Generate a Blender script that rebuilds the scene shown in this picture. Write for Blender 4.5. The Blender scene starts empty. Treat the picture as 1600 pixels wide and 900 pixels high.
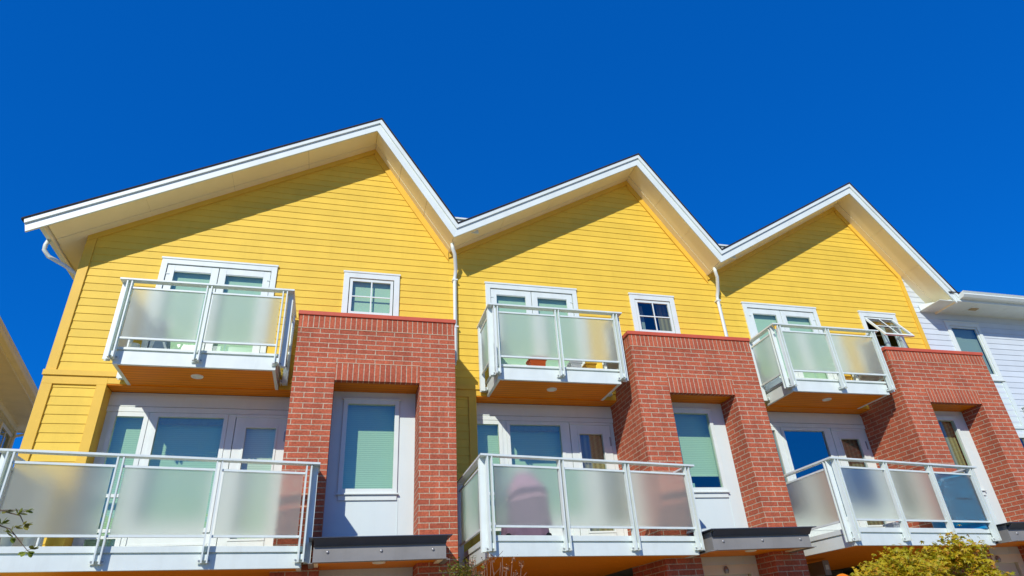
import bpy, math, random
from mathutils import Vector, Matrix
random.seed(7)
S = bpy.context.scene
COL = S.collection
GZ = -5.4            # street level
W = 5.2              # spacing of the townhouses
R = math.radians

# ------------------------------------------------------------------ mesh helpers
class MB:
    def __init__(s): s.v=[]; s.f=[]; s.uv=[]; s.mi=[]; s.cur=0
    def face(s, pts, uv=None):
        n=len(s.v); s.v+= [tuple(p) for p in pts]; s.f.append(tuple(range(n,n+len(pts))))
        s.uv.append(uv or [(0,0)]*len(pts)); s.mi.append(s.cur)
    def hexa(s, c):      # c: 8 corners, bottom 0-3 (ccw from above), top 4-7
        for q in ((3,2,1,0),(4,5,6,7),(0,1,5,4),(1,2,6,5),(2,3,7,6),(3,0,4,7)):
            s.face([c[i] for i in q])
    def box(s, x0,x1,y0,y1,z0,z1):
        s.hexa([(x0,y0,z0),(x1,y0,z0),(x1,y1,z0),(x0,y1,z0),(x0,y0,z1),(x1,y0,z1),(x1,y1,z1),(x0,y1,z1)])
    def bar(s, a, b, u, wu, w, ww):      # beam a-b, full width wu along u and ww along w
        a=Vector(a); b=Vector(b); u=Vector(u).normalized()*wu/2; w=Vector(w).normalized()*ww/2
        s.hexa([a-u-w,a+u-w,a+u+w,a-u+w,b-u-w,b+u-w,b+u+w,b-u+w])
    def prism(s, prof, y0, y1):          # prof: (x,z) polygon
        n=len(prof)
        s.face([(x,y0,z) for x,z in prof]); s.face([(x,y1,z) for x,z in reversed(prof)])
        for i in range(n):
            (x0,z0),(x1,z1)=prof[i],prof[(i+1)%n]
            s.face([(x0,y0,z0),(x0,y1,z0),(x1,y1,z1),(x1,y0,z1)])
    def lathe(s, c, prof, n=20, axis='z'):      # prof: (r, h)
        c=Vector(c)
        def P(r,h,a):
            ca,sa=r*math.cos(a),r*math.sin(a)
            return c+(Vector((ca,sa,h)) if axis=='z' else Vector((ca,-h,sa)) if axis=='y' else Vector((h,ca,sa)))
        for i in range(len(prof)-1):
            for k in range(n):
                a0,a1=2*math.pi*k/n,2*math.pi*(k+1)/n
                s.face([P(*prof[i],a0),P(*prof[i],a1),P(*prof[i+1],a1),P(*prof[i+1],a0)])
    def tube(s, pts, r, n=8):
        pts=[Vector(p) for p in pts]; rs=r if isinstance(r,(list,tuple)) else [r]*len(pts)
        rings=[]; ref=Vector((0.3,0.2,1)).normalized()
        for i,p in enumerate(pts):
            t=(pts[min(i+1,len(pts)-1)]-pts[max(i-1,0)]).normalized()
            if abs(t.dot(ref))>.95: ref=Vector((1,0,0))
            u=t.cross(ref).normalized(); w=t.cross(u)
            rings.append([p+(u*math.cos(2*math.pi*k/n)+w*math.sin(2*math.pi*k/n))*rs[i] for k in range(n)])
        for i in range(len(rings)-1):
            for k in range(n): s.face([rings[i][k],rings[i][(k+1)%n],rings[i+1][(k+1)%n],rings[i+1][k]])
        s.face(rings[0]); s.face(list(reversed(rings[-1])))
    def build(s, name, mat, parent=None, off=None, smooth=False, bevel=0, recalc=True):
        me=bpy.data.meshes.new(name); me.from_pydata(s.v,[],s.f)
        l=me.uv_layers.new(name='UVMap'); flat=[c for q in s.uv for p in q for c in p]
        l.data.foreach_set('uv',flat)
        for m in (mat if isinstance(mat,list) else [mat]): me.materials.append(m)
        me.polygons.foreach_set('material_index',s.mi)
        import bmesh
        bm=bmesh.new(); bm.from_mesh(me)
        bmesh.ops.remove_doubles(bm,verts=bm.verts,dist=1e-5)
        if recalc: bmesh.ops.recalc_face_normals(bm,faces=bm.faces)
        bm.to_mesh(me); bm.free()
        if smooth:
            me.polygons.foreach_set('use_smooth',[True]*len(me.polygons))
        me.update()
        o=bpy.data.objects.new(name,me); COL.objects.link(o)
        if parent is not None:
            o.parent=parent
            if parent.type=='EMPTY': o.location=(0,0,-parent.location.z) if off is None else off
        if bevel:
            b=o.modifiers.new('edge','BEVEL'); b.width=bevel; b.segments=2; b.limit_method='ANGLE'; b.harden_normals=False
        return o
def empty(name, loc, label, cat, group=None, rotz=0):
    o=bpy.data.objects.new(name,None); COL.objects.link(o); o.location=loc; o.rotation_euler=(0,0,rotz)
    o['label']=label; o['category']=cat
    if group: o['group']=group
    return o
def tag(o, label, cat, group=None):
    o['label']=label; o['category']=cat
    if group: o['group']=group
    return o
def struct(o): o['kind']='structure'; return o

# ------------------------------------------------------------------ materials
def newmat(name):
    m=bpy.data.materials.new(name); m.use_nodes=True; n=m.node_tree; n.nodes.clear()
    out=n.nodes.new('ShaderNodeOutputMaterial'); return m,n,out
def paint(name, col, rough=.5, var=.06, scale=3., bump=.0, bscale=60., spec=.4, metallic=0, dirt=0., stretch=(1,1,1)):
    m,n,out=newmat(name); N=n.nodes; L=n.links
    p=N.new('ShaderNodeBsdfPrincipled'); p.inputs['Roughness'].default_value=rough
    p.inputs['Specular IOR Level'].default_value=spec; p.inputs['Metallic'].default_value=metallic
    tc=N.new('ShaderNodeTexCoord'); mp=N.new('ShaderNodeMapping'); L.new(tc.outputs['Object'],mp.inputs[0]); mp.inputs['Scale'].default_value=stretch
    nz=N.new('ShaderNodeTexNoise'); nz.inputs['Scale'].default_value=scale; nz.inputs['Detail'].default_value=6; L.new(mp.outputs[0],nz.inputs['Vector'])
    mr=N.new('ShaderNodeMapRange'); mr.inputs[1].default_value=.3; mr.inputs[2].default_value=.7; mr.inputs[3].default_value=1-var; mr.inputs[4].default_value=1+var
    L.new(nz.outputs[0],mr.inputs[0])
    mx=N.new('ShaderNodeVectorMath'); mx.operation='SCALE'; mx.inputs[0].default_value=col[:3]; L.new(mr.outputs[0],mx.inputs['Scale'])
    last=mx.outputs[0]
    if 'siding' in name:
        ge=N.new('ShaderNodeNewGeometry'); mi=N.new('ShaderNodeMapRange'); mi.inputs[3].default_value=.955; mi.inputs[4].default_value=1.035; L.new(ge.outputs['Random Per Island'],mi.inputs[0])
        s2=N.new('ShaderNodeVectorMath'); s2.operation='SCALE'; L.new(last,s2.inputs[0]); L.new(mi.outputs[0],s2.inputs['Scale']); last=s2.outputs[0]
    if dirt:
        n2=N.new('ShaderNodeTexNoise'); n2.inputs['Scale'].default_value=1.3; n2.inputs['Detail'].default_value=8; n2.inputs['Roughness'].default_value=.7
        mp2=N.new('ShaderNodeMapping'); mp2.inputs['Scale'].default_value=(5,5,.6); L.new(tc.outputs['Object'],mp2.inputs[0]); L.new(mp2.outputs[0],n2.inputs['Vector'])
        r2=N.new('ShaderNodeMapRange'); r2.inputs[1].default_value=.5; r2.inputs[2].default_value=.75; r2.inputs[3].default_value=0; r2.inputs[4].default_value=dirt; L.new(n2.outputs[0],r2.inputs[0])
        mm=N.new('ShaderNodeMix'); mm.data_type='RGBA'; L.new(r2.outputs[0],mm.inputs[0]); L.new(last,mm.inputs[6]); mm.inputs[7].default_value=(col[0]*.5,col[1]*.47,col[2]*.42,1); last=mm.outputs[2]
    L.new(last,p.inputs['Base Color'])
    if bump:
        nb=N.new('ShaderNodeTexNoise'); nb.inputs['Scale'].default_value=bscale; nb.inputs['Detail'].default_value=4; L.new(mp.outputs[0],nb.inputs['Vector'])
        b=N.new('ShaderNodeBump'); b.inputs['Strength'].default_value=bump; b.inputs['Distance'].default_value=.003; L.new(nb.outputs[0],b.inputs['Height']); L.new(b.outputs[0],p.inputs['Normal'])
    L.new(p.outputs[0],out.inputs[0]); return m
def brickmat(name, bw, rh, off=.5):
    m,n,out=newmat(name); N=n.nodes; L=n.links
    uv=N.new('ShaderNodeUVMap'); uv.uv_map='UVMap'
    wob=N.new('ShaderNodeTexNoise'); wob.inputs['Scale'].default_value=9; L.new(uv.outputs[0],wob.inputs['Vector'])
    ws=N.new('ShaderNodeVectorMath'); ws.operation='SCALE'; ws.inputs['Scale'].default_value=.0035; L.new(wob.outputs['Color'],ws.inputs[0])
    ad=N.new('ShaderNodeVectorMath'); ad.operation='ADD'; L.new(uv.outputs[0],ad.inputs[0]); L.new(ws.outputs[0],ad.inputs[1])
    b=N.new('ShaderNodeTexBrick'); L.new(ad.outputs[0],b.inputs['Vector'])
    b.offset=off; b.offset_frequency=2; b.squash=1
    b.inputs['Scale'].default_value=1; b.inputs['Brick Width'].default_value=bw; b.inputs['Row Height'].default_value=rh
    b.inputs['Mortar Size'].default_value=.0062; b.inputs['Mortar Smooth'].default_value=.15; b.inputs['Bias'].default_value=-.1
    b.inputs['Color1'].default_value=(.50,.125,.060,1); b.inputs['Color2'].default_value=(.39,.095,.050,1); b.inputs['Mortar'].default_value=(.54,.42,.29,1)
    nz=N.new('ShaderNodeTexNoise'); nz.inputs['Scale'].default_value=38; nz.inputs['Detail'].default_value=5; L.new(uv.outputs[0],nz.inputs['Vector'])
    mr=N.new('ShaderNodeMapRange'); mr.inputs[1].default_value=.3; mr.inputs[2].default_value=.7; mr.inputs[3].default_value=.75; mr.inputs[4].default_value=1.22; L.new(nz.outputs[0],mr.inputs[0])
    n3=N.new('ShaderNodeTexNoise'); n3.inputs['Scale'].default_value=1.6; n3.inputs['Detail'].default_value=4; L.new(uv.outputs[0],n3.inputs['Vector'])
    m3=N.new('ShaderNodeMapRange'); m3.inputs[1].default_value=.3; m3.inputs[2].default_value=.7; m3.inputs[3].default_value=.9; m3.inputs[4].default_value=1.1; L.new(n3.outputs[0],m3.inputs[0])
    mu=N.new('ShaderNodeMath'); mu.operation='MULTIPLY'; L.new(mr.outputs[0],mu.inputs[0]); L.new(m3.outputs[0],mu.inputs[1])
    sc=N.new('ShaderNodeVectorMath'); sc.operation='SCALE'; L.new(b.outputs['Color'],sc.inputs[0]); L.new(mu.outputs[0],sc.inputs['Scale'])
    n4=N.new('ShaderNodeTexNoise'); n4.inputs['Scale'].default_value=1; n4.inputs['Detail'].default_value=7; mp4=N.new('ShaderNodeMapping'); mp4.inputs['Scale'].default_value=(9,.7,1); L.new(uv.outputs[0],mp4.inputs[0]); L.new(mp4.outputs[0],n4.inputs['Vector'])
    m4=N.new('ShaderNodeMapRange'); m4.inputs[1].default_value=.35; m4.inputs[2].default_value=.7; m4.inputs[3].default_value=1.05; m4.inputs[4].default_value=.84; L.new(n4.outputs[0],m4.inputs[0])
    sc4=N.new('ShaderNodeVectorMath'); sc4.operation='SCALE'; L.new(sc.outputs[0],sc4.inputs[0]); L.new(m4.outputs[0],sc4.inputs['Scale']); sc=sc4
    p=N.new('ShaderNodeBsdfPrincipled'); p.inputs['Roughness'].default_value=.85; p.inputs['Specular IOR Level'].default_value=.2
    L.new(sc.outputs[0],p.inputs['Base Color'])
    h=N.new('ShaderNodeMath'); h.operation='MULTIPLY_ADD'; h.inputs[1].default_value=-1; h.inputs[2].default_value=1; L.new(b.outputs['Fac'],h.inputs[0])
    h2=N.new('ShaderNodeMath'); h2.operation='MULTIPLY_ADD'; h2.inputs[1].default_value=.25; L.new(nz.outputs[0],h2.inputs[0]); L.new(h.outputs[0],h2.inputs[2])
    bp=N.new('ShaderNodeBump'); bp.inputs['Strength'].default_value=.8; bp.inputs['Distance'].default_value=.008; L.new(h2.outputs[0],bp.inputs['Height']); L.new(bp.outputs[0],p.inputs['Normal'])
    L.new(p.outputs[0],out.inputs[0]); return m
def clearglass(name, tint, ior=1.7):
    m,n,out=newmat(name); N=n.nodes; L=n.links
    t=N.new('ShaderNodeBsdfTransparent'); t.inputs[0].default_value=(*tint,1)
    g=N.new('ShaderNodeBsdfGlossy'); g.inputs['Roughness'].default_value=.0; g.inputs[0].default_value=(.9,.97,1,1)
    tc=N.new('ShaderNodeTexCoord'); nz=N.new('ShaderNodeTexNoise'); nz.inputs['Scale'].default_value=1.2; L.new(tc.outputs['Object'],nz.inputs[0])
    bp=N.new('ShaderNodeBump'); bp.inputs['Strength'].default_value=.15; bp.inputs['Distance'].default_value=.01; L.new(nz.outputs[0],bp.inputs['Height']); L.new(bp.outputs[0],g.inputs['Normal'])
    lw=N.new('ShaderNodeLayerWeight'); lw.inputs[0].default_value=.5
    pw=N.new('ShaderNodeMath'); pw.operation='POWER'; pw.inputs[1].default_value=5; L.new(lw.outputs['Facing'],pw.inputs[0])
    f=N.new('ShaderNodeMath'); f.operation='MULTIPLY_ADD'; f.inputs[1].default_value=1-ior; f.inputs[2].default_value=ior; L.new(pw.outputs[0],f.inputs[0])
    x=N.new('ShaderNodeMixShader'); L.new(f.outputs[0],x.inputs[0]); L.new(t.outputs[0],x.inputs[1]); L.new(g.outputs[0],x.inputs[2]); L.new(x.outputs[0],out.inputs[0]); return m
def frosted(name, mn=.42, mxv=.50):
    m,n,out=newmat(name); N=n.nodes; L=n.links
    r=N.new('ShaderNodeBsdfRefraction'); r.inputs['Color'].default_value=(.87,.91,.85,1); r.inputs['Roughness'].default_value=.5; r.inputs['IOR'].default_value=1.4
    tr=N.new('ShaderNodeBsdfTranslucent'); tr.inputs[0].default_value=(.84,.88,.78,1)
    d=N.new('ShaderNodeBsdfDiffuse'); d.inputs[0].default_value=(.66,.70,.63,1)
    t=N.new('ShaderNodeBsdfTransparent'); t.inputs[0].default_value=(.8,.9,.86,1)
    g=N.new('ShaderNodeBsdfGlossy'); g.inputs['Roughness'].default_value=.22
    tc=N.new('ShaderNodeTexCoord'); nz=N.new('ShaderNodeTexNoise'); nz.inputs['Scale'].default_value=1.8; nz.inputs['Detail'].default_value=9; nz.inputs['Roughness'].default_value=.62; L.new(tc.outputs['Object'],nz.inputs[0])
    mr=N.new('ShaderNodeMapRange'); mr.inputs[3].default_value=mn; mr.inputs[4].default_value=mxv; L.new(nz.outputs[0],mr.inputs[0])
    def mix(a,b,f):
        x=N.new('ShaderNodeMixShader')
        if isinstance(f,float): x.inputs[0].default_value=f
        else: L.new(f,x.inputs[0])
        L.new(a.outputs[0],x.inputs[1]); L.new(b.outputs[0],x.inputs[2]); return x
    a=mix(tr,d,.5); b=mix(r,a,mr.outputs[0]); c=mix(b,g,.035); e=mix(c,t,.03)
    L.new(e.outputs[0],out.inputs[0]); return m
def blindmat(name, col, pitch, vertical=False, deep=.25):
    m,n,out=newmat(name); N=n.nodes; L=n.links
    tc=N.new('ShaderNodeTexCoord'); sp=N.new('ShaderNodeSeparateXYZ'); L.new(tc.outputs['Object'],sp.inputs[0])
    mu=N.new('ShaderNodeMath'); mu.operation='MULTIPLY'; mu.inputs[1].default_value=2*math.pi/pitch; L.new(sp.outputs['X' if vertical else 'Z'],mu.inputs[0])
    si=N.new('ShaderNodeMath'); si.operation='SINE'; L.new(mu.outputs[0],si.inputs[0])
    mr=N.new('ShaderNodeMapRange'); mr.inputs[1].default_value=-1; mr.inputs[2].default_value=1; mr.inputs[3].default_value=1-deep; mr.inputs[4].default_value=1; L.new(si.outputs[0],mr.inputs[0])
    sc=N.new('ShaderNodeVectorMath'); sc.operation='SCALE'; sc.inputs[0].default_value=col; L.new(mr.outputs[0],sc.inputs['Scale'])
    p=N.new('ShaderNodeBsdfPrincipled'); p.inputs['Roughness'].default_value=.7; L.new(sc.outputs[0],p.inputs['Base Color'])
    bp=N.new('ShaderNodeBump'); bp.inputs['Distance'].default_value=.004; bp.inputs['Strength'].default_value=.3; L.new(si.outputs[0],bp.inputs['Height']); L.new(bp.outputs[0],p.inputs['Normal'])
    L.new(p.outputs[0],out.inputs[0]); return m
def woodmat(name, c1, c2):
    m,n,out=newmat(name); N=n.nodes; L=n.links
    tc=N.new('ShaderNodeTexCoord'); mp=N.new('ShaderNodeMapping'); mp.inputs['Scale'].default_value=(1.2,14,14); L.new(tc.outputs['Object'],mp.inputs[0])
    nz=N.new('ShaderNodeTexNoise'); nz.inputs['Scale'].default_value=2.5; nz.inputs['Detail'].default_value=8; nz.inputs['Roughness'].default_value=.6; L.new(mp.outputs[0],nz.inputs[0])
    sp=N.new('ShaderNodeSeparateXYZ'); L.new(tc.outputs['Object'],sp.inputs[0])
    mu=N.new('ShaderNodeMath'); mu.operation='MULTIPLY'; mu.inputs[1].default_value=1/.09; L.new(sp.outputs['Y'],mu.inputs[0])
    fr=N.new('ShaderNodeMath'); fr.operation='FRACT'; L.new(mu.outputs[0],fr.inputs[0])
    lt=N.new('ShaderNodeMath'); lt.operation='LESS_THAN'; lt.inputs[1].default_value=.07; L.new(fr.outputs[0],lt.inputs[0])
    cr=N.new('ShaderNodeValToRGB'); cr.color_ramp.elements[0].position=.3; cr.color_ramp.elements[0].color=(*c1,1); cr.color_ramp.elements[1].position=.72; cr.color_ramp.elements[1].color=(*c2,1); L.new(nz.outputs[0],cr.inputs[0])
    mx=N.new('ShaderNodeMix'); mx.data_type='RGBA'; L.new(lt.outputs[0],mx.inputs[0]); L.new(cr.outputs[0],mx.inputs[6]); mx.inputs[7].default_value=(c1[0]*.38,c1[1]*.34,c1[2]*.3,1)
    p=N.new('ShaderNodeBsdfPrincipled'); p.inputs['Roughness'].default_value=.5; p.inputs['Specular IOR Level'].default_value=.12; L.new(mx.outputs[2],p.inputs['Base Color'])
    L.new(p.outputs[0],out.inputs[0]); return m

M={}
M['yellow']=paint('yellow_siding',(.79,.54,.065),.6,.05,2.2,.35,45,.25,dirt=.12,stretch=(1,1,1))
M['ytrim']=paint('yellow_trim',(.76,.48,.055),.55,.05,4,.3,70,.3)
M['white']=paint('white_trim',(.70,.77,.715),.45,.04,3,.12,50,.4,dirt=.12)
M['wsiding']=paint('white_siding',(.60,.67,.70),.6,.04,2.5,.25,45,.3,dirt=.05)
M['wpanel']=paint('white_panel',(.65,.745,.715),.5,.03,1.5,.06,40,.35,dirt=.05)
M['metal']=paint('white_railing',(.69,.765,.72),.4,.04,5,.05,60,.45,dirt=.16)
M['soffit']=paint('cream_soffit',(.93,.84,.56),.6,.04,1.5,.12,60,.1,dirt=.05)
M['shingle']=paint('dark_shingle',(.035,.032,.03),.9,.4,25,.8,60,.1)
M['wood']=woodmat('orange_wood',(.70,.195,.004),(.84,.285,.010))
M['brick']=brickmat('red_brick',.266,.0755)
M['soldier']=brickmat('red_brick_soldier',5.0,.0755,0.)
M['mortar']=paint('mortar_joint',(.60,.47,.31),.9,.1,20)
M['cap']=paint('red_cap',(.56,.105,.055),.55,.07,6,.2,50,.3)
M['grey']=paint('grey_steel',(.235,.23,.215),.5,.10,4,.25,30,.4,dirt=.25)
M['navy']=paint('steel_reflection_tone',(.05,.06,.085),.35,.10,6,.1,30,.5)  # dark blue reflection under the canopy's top flange, put into the base colour
M['bolt']=paint('galvanised_bolt',(.35,.35,.35),.4,.1,20,0,10,.5,metallic=.6)
M['glass']=clearglass('window_glass',(.80,.91,.79),.15)
M['glassteal']=clearglass('window_glass_teal',(.66,.85,.69),.17)
M['glass2']=clearglass('window_glass_dark',(.62,.78,.76),.20)
M['glass3']=clearglass('window_glass_mirrorlike',(.35,.5,.6),.34)
M['frost']=frosted('frosted_glass')
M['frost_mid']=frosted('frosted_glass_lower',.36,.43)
M['frost_low_light']=frosted('frosted_glass_low_light',.17,.24)  # same frosted glass; weaker light at this view angle set into the mix
M['blind']=blindmat('slatted_blind',(.82,.86,.72),.03,deep=.10)
M['roller']=blindmat('roller_blind',(.66,.84,.68),.012,deep=.06)
M['greyroller']=blindmat('grey_roller_blind',(.36,.44,.46),.012,deep=.06)
M['curtain']=blindmat('brown_curtain_and_reflection',(.42,.34,.18),.09,True,.45)
M['inside']=paint('dark_room',(.10,.10,.10),.9,.2,1)
M['lamp']=paint('lamp_ring',(.80,.80,.72),.4,.02,3)
M['lens']=paint('lamp_lens',(.55,.58,.50),.25,.02,3)
M['vent']=paint('vent_tan',(.50,.38,.20),.6,.1,20)
M['stucco']=paint('cream_wall',(.70,.58,.28),.7,.05,3,.2,50,.2)
M['cream']=paint('cream_trim',(.84,.76,.55),.6,.05,3,.1,50,.2)
M['door']=paint('cream_door',(.66,.60,.46),.5,.04,2)
M['ground']=paint('concrete_ground',(.52,.43,.29),.9,.12,.8,.4,30,.2)
M['road']=paint('asphalt',(.05,.05,.052),.9,.2,3,.6,80,.2)
M['grass']=paint('lawn_green',(.16,.18,.06),.9,.35,9,.6,60,.1)
M['black']=paint('black_part',(.02,.02,.02),.5,.1,5)

# ------------------------------------------------------------------ siding builder
EXPO=.1275; LIP=.009
def siding(mb, z0, z1, xl, xr, holes, y=0., phase=.078):
    """real lapped boards between z0 and z1; xl/xr give the wall ends at height z."""
    k=math.floor((z0-phase)/EXPO); zs=[]
    while phase+k*EXPO<z1:
        a,b=phase+k*EXPO,phase+(k+1)*EXPO; k+=1
        cuts=sorted({max(a,z0),min(b,z1)}|{h for hh in holes for h in hh[2:4] if max(a,z0)<h<min(b,z1)})
        for c0,c1 in zip(cuts,cuts[1:]):
            if c1-c0<1e-4: continue
            zm=(c0+c1)/2
            iv=[(xl,xr)]
            segs=[]
            hs=sorted((h for h in holes if h[2]<zm<h[3]),key=lambda h:h[0])
            left=xl
            for h in hs:
                segs.append((left,(lambda z,v=h[0]:v))); left=(lambda z,v=h[1]:v)
            segs.append((left,xr))
            for l,r in segs:
                l0,l1,r0,r1=l(c0),l(c1),r(c0),r(c1)
                if r0-l0<.01: continue
                if r1<l1: r1=l1=(r1+l1)/2
                def yy(z): return y-LIP*(b-z)/EXPO
                mb.face([(l0,yy(c0),c0),(r0,yy(c0),c0),(r1,yy(c1),c1),(l1,yy(c1),c1)])
                if abs(c0-a)<1e-6:   # underside of the lap
                    mb.face([(l0,y+.002,c0),(r0,y+.002,c0),(r0,yy(c0),c0),(l0,yy(c0),c0)])

# roof lines (local to each house): top apex, slopes, perpendicular thickness
AX,AZ=-.625,4.883; SL,SR=.578,1.57
BX,BZ=-.687,4.622                      # fascia bottom apex
FY=-.56                                # fascia front plane
def topz(x): return AZ+(SL*(x-AX) if x<AX else -SR*(x-AX))
def line(x, ax, az): return az+(SL*(x-ax) if x<ax else -SR*(x-ax))
D_APX=((AX-BX)/1.0,(AZ-BZ))
def apex(t):      # apex of the pair of lines lowered by perpendicular t (0..1 of fascia depth)
    return AX-(AX-BX)*t, AZ-(AZ-BZ)*t
def valley(t):    # valley between this house's right slope and the next one's left slope
    ax,az=apex(t); d=(W*SL)/(SL+SR); return ax+d, az-SR*d
def roofband(mb, t0, t1, y0, y1, xL, xR):
    """chevron band between offsets t0 (upper) and t1 (lower), from y0 to y1; xL/xR: ends (None = valley)"""
    a0,a1=apex(t0),apex(t1)
    def end(side,t):
        ax,az=apex(t)
        if side=='L':
            if xL is None: vx,vz=valley(t); return (vx-W,vz)
            x=xL+.10*max(t,0)*.55; return (x, az+SL*(x-ax))
        if xR is None: return valley(t)
        x=xR-.14*max(t,0)*.8; return (x, az-SR*(x-ax))
    l0,l1,r0,r1=end('L',t0),end('L',t1),end('R',t0),end('R',t1)
    mb.prism([l1,a1,a0,l0],y0,y1); mb.prism([a1,r1,r0,a0],y0,y1)

# ------------------------------------------------------------------ pieces
def frame(mb, x0,x1,z0,z1, w, y0,y1, wb=None):
    wb=w if wb is None else wb
    mb.box(x0,x0+w,y0,y1,z0,z1); mb.box(x1-w,x1,y0,y1,z0,z1)
    mb.box(x0+w,x1-w,y0,y1,z1-w,z1)
    if wb: mb.box(x0+w,x1-w,y0,y1,z0,z0+wb)
def pane(parent, x0,x1,z0,z1, y, mat='glass', name='pane'):
    m=MB(); m.face([(x0,y,z0),(x1,y,z0),(x1,y,z1),(x0,y,z1)]); return m.build(name,M[mat],parent,recalc=False)
def blind(parent,x0,x1,z0,z1,y,mat='blind',name='blind'):
    m=MB(); m.box(x0,x1,y,y+.006,z0,z1); m.box(x0,x1,y-.012,y-.001,z0-.02,z0); return m.build(name,M[mat],parent)

def french_door(root, z0=0.02):
    m=MB(); x0,x1,zt=-3.845,-2.131,1.885
    frame(m,x0,x1,z0,zt-.02,.085,-.032,.03,0)
    m.box(x0-.012,x1+.012,-.042,.02,zt-.02,zt+.012)          # drip cap
    o=m.build('french_door',M['white'],root,bevel=.003)
    xm=-3.0
    for a,b in ((x0+.095,xm-.006),(xm+.006,x1-.095)):
        f=MB(); frame(f,a,b,z0+.02,zt-.115,.105,-.012,.03,.30)
        f.box(a+.105,b-.105,-.004,.02,zt-.115-.105-.012,zt-.115-.105)
        hx=a+.02 if a<xm-.3 else b-.02
        l=f.build('door_leaf',M['white'],o,bevel=.003)
        h=MB(); s=-1 if a<xm-.3 else 1
        h.box(hx+s*.012-.035,hx+s*.012+.035,-.022,-.0125,1.60,1.612); h.box(hx+s*.045-.012,hx+s*.045+.012,-.03,-.0125,1.56,1.60)
        h.box(hx-.012,hx+.012,-.028,-.0125,.55,.66); h.build('hinge',M['metal'],o)
        pane(o,a+.105,b-.105,z0+.32,zt-.22,.012)
        blind(o,a+.06,b-.06,z0+.1,zt-.16,.075,'roller')
    return o
def small_window(root, kind):
    x0,x1,z0,z1=-1.071,-.146,1.0,1.89
    m=MB(); frame(m,x0,x1,z0,z1-.02,.092,-.032,.03)
    m.box(x0-.012,x1+.012,-.042,.02,z1-.02,z1+.012); m.box(x0-.02,x1+.02,-.05,-.0,z0-.03,z0-.001)
    o=m.build('window',M['white'],root,bevel=.003)
    a,b,c,d=x0+.105,x1-.105,z0+.105,z1-.125
    s=MB(); frame(s,a,b,c,d,.045,-.015,.02)
    xm=(a+b)/2; zm=(c+d)/2
    s.box(xm-.011,xm+.011,-.012,.0,c+.045,d-.045); s.box(a+.045,xm-.011,-.012,.0,zm-.011,zm+.011); s.box(xm+.011,b-.045,-.012,.0,zm-.011,zm+.011)
    s2=s.build('sash',M['white'],o,bevel=.002)
    p=pane(o,a+.04,b-.04,c+.04,d-.04,.006,'glass' if kind!='open' else 'glass2')
    if kind=='open':
        piv=Vector((0,-.012,d)); mt=Matrix.Translation(piv)@Matrix.Rotation(R(-33),4,'X')@Matrix.Translation(-piv)
        for q in (s2,p): q.data.transform(mt)
        st=MB()
        for x in (a+.02,b-.02): st.bar((x,.01,c+.25),(x,-.30,c+.10),(1,0,0),.012,(0,.3,1),.006)
        st.build('stay_arm',M['bolt'],o)
        il=MB(); frame(il,a,b,c,d,.03,.02,.05); il.build('inner_frame',M['white'],o)
        for u0,u1 in ((b-.26,b-.16),(a+.05,a+.10)):
            bx=MB(); bx.box(u0,u1,.10,.14,c,d-.02); bx.build('curtain',M['wpanel'],o)
    elif kind=='dark':
        blind(o,a-.1,a+.30,c-.1,d+.05,.30,'greyroller','curtain'); blind(o,b-.16,b+.25,c-.1,d+.05,.22,'curtain','curtain')
    if kind=='blind': blind(o,a+.02,b-.02,c,d,.07,'roller')
    return o

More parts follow.
